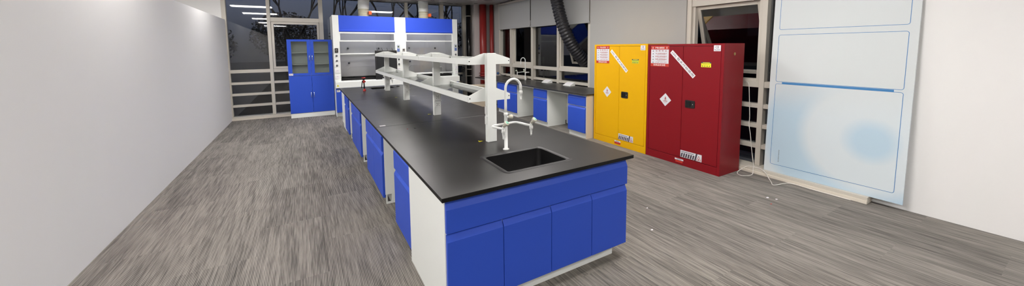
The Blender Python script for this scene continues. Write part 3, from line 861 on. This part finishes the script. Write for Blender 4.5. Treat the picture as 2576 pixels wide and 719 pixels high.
# ------------------------------------------------------------------ fume hoods
YH = 7.60; HT = 2.422
def fume_hood(x0, xp, xq, x1, label, sash_z, raised):
    """outer x0..x1, opening xp..xq"""
    t = thing('fume_hood', label, 'fume hood', ((x0 + x1) / 2, 7.95, 0), 'white and blue fume hoods against the windows')
    yb = 8.36
    b = MB('white_steel')
    b.box(x0, x0 + .012, YH + .02, yb, .69, HT).box(x1 - .012, x1, YH + .02, yb, .69, HT).box(x0 + .012, x1 - .012, yb - .012, yb, .69, HT).box(x0 + .012, x1 - .012, YH + .03, yb - .012, HT - .012, HT)
    b.build('casing', t, .001)
    for a, c in ((x0, xp), (xq, x1)):
        p = MB('white_steel').box(a, c, YH, YH + .12, .855, HT)
        p.build('front_post', t, .003)
    m = MB('blue_lit')
    m.prism([(YH + .004, 2.085), (YH + .004, HT), (YH + .05, HT), (YH + .05, 2.033), (YH + .012, 2.033), (YH - .010, 2.045), (YH - .010, 2.080)], lambda a, b_, d: (d, a, b_), xp + .001, xq - .001)
    m.build('header_panel', t, .002)
    # fixed upper light and sash
    f = MB('white_steel')
    f.box(xp, xq, YH + .01, YH + .05, 1.995, 2.030).box(xp, xq, YH + .01, YH + .05, 1.800, 1.832).box(xp, xp + .022, YH + .01, YH + .05, 1.832, 1.995).box(xq - .022, xq, YH + .01, YH + .05, 1.832, 1.995)
    f.build('upper_frame', t, .002)
    MB('shelf_glass').box(xp + .022, xq - .022, YH + .028, YH + .032, 1.832, 1.995).build('upper_glass', t)
    s = MB('white_plastic')
    s.tube([(xp + .005, YH + .055, sash_z), (xq - .005, YH + .055, sash_z)], .020, 14)
    so = s.build('sash_bar', t)
    zt = sash_z + (.31 if raised else .86)
    zt = min(zt, 1.81)
    MB('shelf_glass').box(xp + .004, xq - .004, YH + .070, YH + .074, sash_z, zt).build('sash_glass', so)
    # interior
    m = MB('baffle')
    m.box(xp - .03, xq + .03, 8.255, 8.27, .90, 2.36).box(xp - .03, xp - .015, YH + .121, 8.255, .90, 2.36).box(xq + .015, xq + .03, YH + .121, 8.255, .90, 2.36).box(xp - .015, xq + .015, YH + .05, 8.255, 2.36, 2.37)
    m.box(xp - .012, xq + .012, 8.235, 8.254, 1.46, 1.475)
    m.build('liner', t)
    bx = xp + .02
    m = MB('baffle')
    m.prism([(bx, .92), (xq - .02, .92), (xq - .02, 1.155), (bx + .26, 1.155), (bx + .19, 1.09), (bx, 1.09)], lambda a, b_, d: (a, d, b_), 8.20, 8.235)
    m.build('lower_baffle', t, .002)
    for px_, pz in ((bx + .23, 1.26), (bx + .22, 1.64), (xq - .30, 1.63), (xq - .22, 1.27)):
        m = MB('knob_grey').lathe([(0, 0), (.022, 0), (.026, -.012), (.018, -.02), (.018, -.034), (.008, -.045), (0, -.045)], (px_, 8.255, pz), 14, 'y'); m.build('gas_nozzle', t)
    MB('worktop_edge').box(x0 + .014, x1 - .014, YH + .125, 8.345, .855, .885).build('work_surface', t, .002)
    MB('white_steel').box(xp + .15, xq - .15, YH + .20, YH + .32, 2.30, 2.36).use('hood_fill_light').box(xp + .17, xq - .17, YH + .215, YH + .305, 2.285, 2.30).build('lamp', t)  # added lamp, out of sight behind the header, to brighten the interior
    # sloping white sill in front
    m = MB('white_steel')
    m.prism([(YH + .12, .69), (YH + .12, .853), (YH - .10, .853), (YH - .115, .840), (YH - .115, .70), (YH - .105, .69)], lambda a, b_, d: (d, a, b_), x0, x1)
    m.build('sill', t, .003)
    m = MB('blue_paint').box(x0 + .005, x1 - .005, YH - .06, YH + .0, .105, .688)
    bo = m.build('base_unit', t, .002)
    w = (x1 - x0) / 4
    for k in range(4):
        d = MB('blue_paint'); grip_front(d, 'y', YH - .06, -1, x0 + k * w + .006, x0 + (k + 1) * w - .006, .11, .66, .02, .03); d.build('door', bo, .001)
    MB('white_steel').box(x0, x0 + .014, YH - .06, yb, 0, .69).box(x1 - .014, x1, YH - .06, yb, 0, .69).box(x0 + .014, x1 - .014, YH - .02, yb, 0, .10).build('plinth', t, .001)
    return t
def knob(t, x, z, y=YH, r=.024):
    MB('knob_grey').lathe([(0, 0), (r, 0), (r, -.006), (r * .72, -.010), (r * .66, -.030), (0, -.030)], (x, y, z), 16, 'y').build('control_knob', t)
def switch(t, x, z, w=.092):
    m = MB('white_plastic').box(x - w / 2, x + w / 2, YH - .012, YH, z - .045, z + .045)
    m.use('paper_white').box(x - w / 2 + .012, x + w / 2 - .012, YH - .014, YH - .012, z - .030, z + .030)
    m.use('gap_dark').box(x - .014, x - .008, YH - .0148, YH - .014, z + .008, z + .018).box(x + .008, x + .014, YH - .0148, YH - .014, z + .008, z + .018)
    m.build('wall_socket', t, .002)
def controller(t, x, z):
    m = MB('panel_blue').box(x - .034, x + .034, YH - .008, YH, z - .088, z + .088)
    m.use('sign_white').box(x - .028, x + .028, YH - .0095, YH - .008, z - .005, z + .082)
    m.use('lcd').box(x - .020, x + .020, YH - .011, YH - .0095, z + .015, z + .065)
    for i in range(3):
        for j in range(3): m.use('key_blue').box(x - .024 + i * .018, x - .012 + i * .018, YH - .0105, YH - .008, z - .078 + j * .022, z - .063 + j * .022)
    m.build('controller', t, .001)
def breaker(t, x, z):
    m = MB('black_plastic').box(x - .036, x + .036, YH - .020, YH, z - .052, z + .052).use('chrome').box(x - .018, x + .018, YH - .026, YH - .020, z - .028, z + .028).use('gap_dark').box(x - .008, x + .008, YH - .034, YH - .026, z - .018, z + .006)
    m.build('power_switch', t, .002)
h1 = fume_hood(.0, .137, 1.428, 1.566, 'white and blue fume hood beside the tall blue cabinet, its sash raised', 1.500, True)
breaker(h1, .062, 1.590)
for z in (1.461, 1.343, 1.229): knob(h1, .060, z)
switch(h1, .064, 1.095); switch(h1, .060, .953)
controller(h1, 1.503, 1.632); knob(h1, 1.509, 1.347); knob(h1, 1.509, 1.223); switch(h1, 1.503, 1.095)
m = MB(); D = Decal(m, (.022, YH - .1152, .735), (1, 0, 0), (0, 0, 1), (0, -1, 0))
D.poly('label_yellow', [(0, 0), (.055, 0), (.0275, .048)], 0, .001).poly('text_dark', [(.020, .01), (.028, .018), (.033, .008), (.030, .026), (.024, .022), (.0275, .036)], .001, .0003); m.build('warning_sticker', h1)
m = MB(); D = Decal(m, (.022, YH - .081, .600), (1, 0, 0), (0, 0, 1), (0, -1, 0))
D.rect('paper_white', 0, .075, 0, .055, 0, .001).rect('text_dark', .008, .05, .035, .042, .001, .0003).rect('text_dark', .008, .04, .018, .024, .001, .0003); m.build('label_card', h1)
h2 = fume_hood(1.568, 1.704, 2.988, 3.130, 'white and blue fume hood nearer the red pipes, its sash lowered', .955, False)
m = MB('chrome').box(1.602, 1.671, YH - .008, YH, 1.55, 1.625).use('gap_dark').box(1.625, 1.648, YH - .012, YH - .008, 1.575, 1.605); m.build('power_switch', h2, .002)
controller(h2, 3.070, 1.640); knob(h2, 3.066, 1.445)
switch(h2, 3.080, 1.078); switch(h2, 3.078, .953)
MB('white_plastic').tube([(2.86, 8.15, .885), (2.86, 8.15, 1.03)] + arc((2.81, 8.15, 1.03), .05, 0, PI * .9, 8, (1, 0, 0), (0, 0, 1)), .011, 10).lathe([(0, 0), (.025, 0), (.02, .012), (0, .012)], (2.86, 8.15, .885), 14).build('water_tap', h2)

# black box with four aerials in the hood opening
t = thing('antenna_box', 'black upright box with four short aerials standing at the first fume hood', 'device', (1.17, 7.54, .853))
m = MB('black_plastic'); ax0, ax1 = .918, 1.440
m.box(ax0, ax1, 7.505, 7.585, .8535, 1.580)
m.build('case', t, .006)
for a, c in ((ax0 + .030, ax0 + .225), (ax0 + .300, ax1 - .022)): MB('screen_dark').box(a, c, 7.501, 7.505, .93, 1.50).build('screen', t, .001)
for k in range(4): MB('black_plastic').tube([(.975 + k * .123, 7.54, 1.578), (.965 + k * .123, 7.54, 1.61), (.955 + k * .123, 7.535, 1.650)], [.006, .005, .003], 8).build('antenna', t)

# exhaust ducts above the hoods
def duct(x, label, bend):
    t = thing('exhaust_duct', label, 'duct', (x, 7.98, HT), 'white ribbed exhaust ducts above the fume hoods')
    r = .125
    m = MB('beige_collar').lathe([(0, 0), (r + .012, 0), (r + .012, .012), (r, .014), (r, .055), (r + .004, .058), (r + .004, .066), (r, .069), (r, .125), (r + .004, .128), (r + .004, .136), (r, .139), (r, .185), (r + .006, .188), (r + .006, .205), (0, .206)], (x, 7.98, HT), 32)
    m.build('collar', t)
    n = 60; pts = []; rs = []
    for i in range(n + 1):
        s = i / n; z = HT + .200 + s * (CEIL - .02 - HT - .200 if x < .9 else SOF - HT - .200); pts.append((x + bend * s * s, 7.98, z))
        rs.append(r * (1.0 if i % 4 in (0, 1) else 1.075) + .003)
    MB('white_plastic').tube(pts, rs, 32).build('flexible_hose', t)
    m = MB('orange').box(x + .105, x + .175, 7.82, 7.90, HT + .065, HT + .150); m.build('actuator', t, .006)['label'] = 'orange actuator box'
duct(.752, 'white ribbed exhaust duct on the hood beside the tall blue cabinet', .10)
duct(2.295, 'white ribbed exhaust duct on the hood nearer the red pipes', .0)

# black corrugated hose through the open window
path = spline([(4.06, 4.42, 2.905), (4.09, 4.36, 2.75), (4.10, 4.33, 2.62), (4.12, 4.24, 2.30), (4.16, 4.14, 2.00), (4.27, 4.05, 1.70), (4.42, 3.99, 1.47), (4.62, 3.96, 1.27), (4.84, 3.98, 1.08), (5.02, 4.0, .86)], 20)
rs = [(.120 if (i % 4) in (0, 1) else .134) for i in range(len(path))]
hz = thing('extraction_hose', 'black corrugated hose hanging from the ceiling out through the open window', 'hose', (4.06, 4.42, 2.9))
MB('black_hose').tube(path, rs, 28).build('hose', hz)
MB('black_plastic').lathe([(.15, 0), (.165, 0), (.165, -.03), (.15, -.03)], (4.06, 4.42, SOF - .001), 28).build('ceiling_ring', hz)

# ------------------------------------------------------------------ display board and cords
t = thing('display_board', 'tall pale blue and white display board leaning by the corner mullion', 'board', (4.30, -.255, .0705))
lean = math.atan2(.075, 2.4); M = Matrix.Translation((4.302, -.255, .0712)) @ Matrix.Rotation(lean, 4, 'Y')
def leanobj(mb, name, bevel=0.):
    o = mb.build(name, None, bevel); o.parent = t; o.matrix_parent_inverse = Matrix.Identity(4)
    o.matrix_local = Matrix.Translation((.002, 0, .0007)) @ Matrix.Rotation(lean, 4, 'Y'); return o
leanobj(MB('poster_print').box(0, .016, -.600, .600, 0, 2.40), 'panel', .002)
m = MB(); D = Decal(m, (-.0003, 0, 0), (0, -1, 0), (0, 0, 1), (-1, 0, 0))
def outline(u0, u1, v0, v1, r=.022, w=.0045):
    P1 = rrect(u0, u1, v0, v1, r); P2 = rrect(u0 + w, u1 - w, v0 + w, v1 - w, r - w)
    m.use('poster_blue'); n = len(m.v); k = len(P1)
    m.v += [D.P(a, b, .0004) for a, b in P1] + [D.P(a, b, .0004) for a, b in P2]
    for i in range(k): m.face([n + i, n + (i + 1) % k, n + k + (i + 1) % k, n + k + i])
for v0, v1 in ((1.735, 2.30), (1.110, 1.675), (.095, 1.088)): outline(-.537, .537, v0, v1)
leanobj(m, 'printed_frames')
m = MB(); D = Decal(m, (-.0003, 0, 0), (0, -1, 0), (0, 0, 1), (-1, 0, 0))
D.rect('poster_blue', -.47, .47, 1.085, 1.108, .0004, .0002)
for k in range(9): D.rect('text_dark', -.455, -.445, .14 + k * .017, .146 + k * .017, .0004, .0002)
leanobj(m, 'printed_marks')

cord = MB('wire_white').tube(spline([(4.395, .655, 1.139), (4.375, .64, 1.150), (4.36, .612, 1.150), (4.352, .588, 1.11), (4.352, .575, .95), (4.352, .560, .70), (4.350, .562, .60), (4.352, .540, .46), (4.350, .515, .27), (4.345, .485, .10), (4.30, .455, .075), (4.25, .44, .074), (4.20, .42, .010), (4.10, .42, .006), (4.03, .47, .006), (4.06, .53, .006), (4.16, .57, .008), (4.235, .545, .045), (4.27, .50, .076), (4.275, .43, .075), (4.265, .36, .076), (4.235, .29, .05), (4.20, .24, .008), (4.10, .17, .006), (4.02, .12, .006), (4.06, .09, .006), (4.16, .07, .006), (4.235, .02, .008), (4.235, -.2, .006), (4.235, -.5, .006)], 8), .0045, 8)
tag(cord.build('power_cord'), 'thin white cord hanging by the window and looping on the curb beside the red cabinet', 'cord')
# specks of litter on the carpet
m = MB('paper_white')
lit = tag(m.build('floor_litter'), 'scraps', 'litter') if 0 else None
for i, (x, y, s, c, lab) in enumerate(((3.588, -.02, .016, 'paper_white', 'white paper scrap on the carpet in front of the display board, nearer the cord'), (3.62, -.09, .012, 'paper_white', 'smaller white paper scrap on the carpet before the display board'), (3.447, -.115, .008, 'sign_red', 'tiny red scrap on the carpet before the display board'), (1.973, .174, .010, 'paper_white', 'white paper scrap on the carpet close to the island end'), (2.294, .482, .008, 'paper_white', 'tiny white scrap on the carpet between island and red cabinet'))):
    m = MB(c); pts = [(s * (1 + .5 * random.random()) * math.cos(a), s * .6 * (1 + .5 * random.random()) * math.sin(a)) for a in [2 * PI * k / 6 for k in range(6)]]
    m.prism(pts, lambda a, b, d: (x + a, y + b, d), .0005, .003)
    tag(m.build('paper_scrap'), lab, 'scrap', 'scraps of litter on the carpet')

# ------------------------------------------------------------------ lamps
def panel(xx, yy, label):
    t = thing('ceiling_panel', label, 'ceiling light', (xx, yy, CEIL), 'white ceiling light panels')
    MB('white_steel').box(xx - .62, xx + .62, yy - .32, yy - .30, CEIL - .03, CEIL).box(xx - .62, xx + .62, yy + .30, yy + .32, CEIL - .03, CEIL).box(xx - .62, xx - .60, yy - .30, yy + .30, CEIL - .03, CEIL).box(xx + .60, xx + .62, yy - .30, yy + .30, CEIL - .03, CEIL).build('frame', t)
    MB('lamp').box(xx - .60, xx + .60, yy - .30, yy + .30, CEIL - .022, CEIL - .002).build('diffuser', t)
for yy, row in ((6.15, 'nearest the fume hoods'), (2.85, 'over the middle of the island'), (-.05, 'over the near end of the island'), (-3.1, 'behind the near end of the island'), (-6.2, 'second row back from the island'), (-9.3, 'furthest row from the windows')):
    for xx, side in ((-2.15, 'over the partition side'), (2.15, 'over the cabinet side')):
        if xx > 0 and (yy < -4 or yy > 6): continue
        panel(xx, yy, 'square edged white ceiling light %s, %s' % (side, row))
panel(1.45, 6.30, 'square edged white ceiling light just before the lowered ceiling strip above the hoods')

# ------------------------------------------------------------------ outdoors at dusk
tag(MB('ground_dark').box(-45, 60, 8.95, 70, -.6, -.35).box(5.3, 60, -30, 8.95, -.6, -.35).build('ground'), kind='structure')
def tree(x, y, h, seed, label):
    rnd = random.Random(seed); m = MB('bark')
    def grow(p, d, ln, r, lv):
        q = p + d * ln; mid = p + d * ln * .5 + Vector((rnd.uniform(-1, 1), rnd.uniform(-1, 1), 0)) * ln * .06
        m.tube([p, mid, q], [r, r * .85, r * .68], 5 if lv < 3 else 4, caps=False)
        if lv >= 7 or r < .0035: return
        for _ in range(3 if lv in (0, 1, 3, 5) else 2):
            a = rnd.uniform(.25, .75); ax = Vector((rnd.uniform(-1, 1), rnd.uniform(-1, 1), rnd.uniform(-.4, .4))).normalized()
            nd = (Matrix.Rotation(a, 3, ax) @ d); nd.z += .10; nd.normalize()
            grow(q, nd, ln * rnd.uniform(.66, .86), r * rnd.uniform(.58, .72), lv + 1)
    grow(Vector((x, y, -.4)), Vector((rnd.uniform(-.06, .06), rnd.uniform(-.06, .06), 1)).normalized(), h * .27, h * .0105, 0)
    t = thing('bare_tree', label, 'tree', (x, y, -.4), 'bare trees outside the far windows')
    m.build('branches', t)
tree(-3.2, 13.0, 6.5, 3, 'bare tree outside behind the pane next to the partition')
tree(-1.0, 15.5, 8.0, 5, 'bare tree outside behind the opening window by the blue cabinet')
tree(.6, 12.5, 6.5, 8, 'bare tree outside above the joint of blue cabinet and hood')
tree(2.6, 15.0, 8.0, 12, 'bare tree outside between the first duct and the middle mullion')
tree(4.3, 12.5, 7.0, 21, 'bare tree outside just beside the second exhaust duct')
tree(6.6, 15.0, 7.5, 34, 'bare tree outside above the end of the second hood')
def bush(x, y, z, s, seed, label):
    rnd = random.Random(seed); m = MB('evergreen')
    for _ in range(2600):
        v = Vector((rnd.gauss(0, 1), rnd.gauss(0, 1), rnd.gauss(0, 1))).normalized() * (rnd.random() ** .33) * s
        v.z *= .8; c = Vector((x, y, z)) + v
        a = Vector((rnd.uniform(-1, 1), rnd.uniform(-1, 1), rnd.uniform(-1, 1))).normalized(); b = a.orthogonal().normalized(); l = s * .05
        n = len(m.v); m.v += [tuple(c + a * l), tuple(c + b * l * .5), tuple(c - a * l), tuple(c - b * l * .5)]; m.face([n, n + 1, n + 2, n + 3])
    t = thing('evergreen_tree', label, 'tree', (x, y, -.4), 'dark evergreens outside the far windows')
    m.build('crown', t); MB('bark').cyl((x, y, -.4), (x, y, z), .12, 8).build('trunk', t)
bush(-5.0, 19, 1.9, 1.7, 1, 'dark evergreen outside beyond the pane next to the partition')
bush(-1.3, 19, 2.3, 1.5, 2, 'dark evergreen outside beyond the opening window')
bush(2.2, 20, 2.2, 1.6, 3, 'dark evergreen outside behind the tall cabinet and first hood')
bush(5.8, 20, 2.4, 1.6, 4, 'dark evergreen outside above the first fume hood')
bush(9.4, 20, 2.4, 1.6, 5, 'dark evergreen outside above the second fume hood')
t = thing('dark_building', 'dark building across the yard beyond the bench windows', 'building', (24, 4, -.4))
m = MB('ground_dark').box(22, 32, -30, 19, -.4, 13.); m.build('wall', t)
MB('gap_dark').box(21.8, 32.2, -30.2, 19.2, 13., 13.5).build('roof', t)
for k in range(6):
    MB('screen_dark').box(21.95, 22.0, -14 + k * 5.2, -11.5 + k * 5.2, 2.2, 4.2).build('window', t)
wd = bpy.data.worlds.new('dusk'); SC.world = wd; wd.use_nodes = True
nt = wd.node_tree; bg = nt.nodes['Background']
tc = nt.nodes.new('ShaderNodeTexCoord'); sp = nt.nodes.new('ShaderNodeSeparateXYZ'); nt.links.new(tc.outputs['Generated'], sp.inputs[0])
cr = nt.nodes.new('ShaderNodeValToRGB'); nt.links.new(sp.outputs[2], cr.inputs['Fac'])
cr.color_ramp.elements[0].position = .0; cr.color_ramp.elements[0].color = (.020, .020, .024, 1)
cr.color_ramp.elements[1].position = .14; cr.color_ramp.elements[1].color = (.060, .072, .110, 1)
nt.links.new(cr.outputs['Color'], bg.inputs['Color']); bg.inputs['Strength'].default_value = 1.5

# ------------------------------------------------------------------ camera
yaw, pit, rol = -.52948, -.086562, -.0081281
right = Vector((math.cos(yaw), math.sin(yaw), 0)); fwd = Vector((-math.sin(yaw) * math.cos(pit), math.cos(yaw) * math.cos(pit), math.sin(pit)))
up = right.cross(fwd)
r = right * math.cos(rol) + up * math.sin(rol); u = -right * math.sin(rol) + up * math.cos(rol)
cam = bpy.data.cameras.new('camera'); co = bpy.data.objects.new('camera', cam); COL.objects.link(co)
Mx = Matrix((r, u, -fwd)).transposed().to_4x4(); Mx.translation = Vector((-.6058, -1.8011, 1.6144)); co.matrix_world = Mx
cam.sensor_fit = 'HORIZONTAL'; cam.sensor_width = 36.; cam.lens = 890.59 / 2576 * 36
cam.shift_x = 0.; cam.shift_y = (197.904 - 359.5) / 2576
cam.clip_start = .05; cam.clip_end = 200
SC.camera = co
SC.view_settings.view_transform = 'Standard'; SC.view_settings.look = 'None'
SC.view_settings.exposure = 0.; SC.view_settings.gamma = 1.; SC.view_settings.use_curve_mapping = False
SC.cycles.use_denoising = True
SC.cycles.max_bounces = 8; SC.cycles.transparent_max_bounces = 16
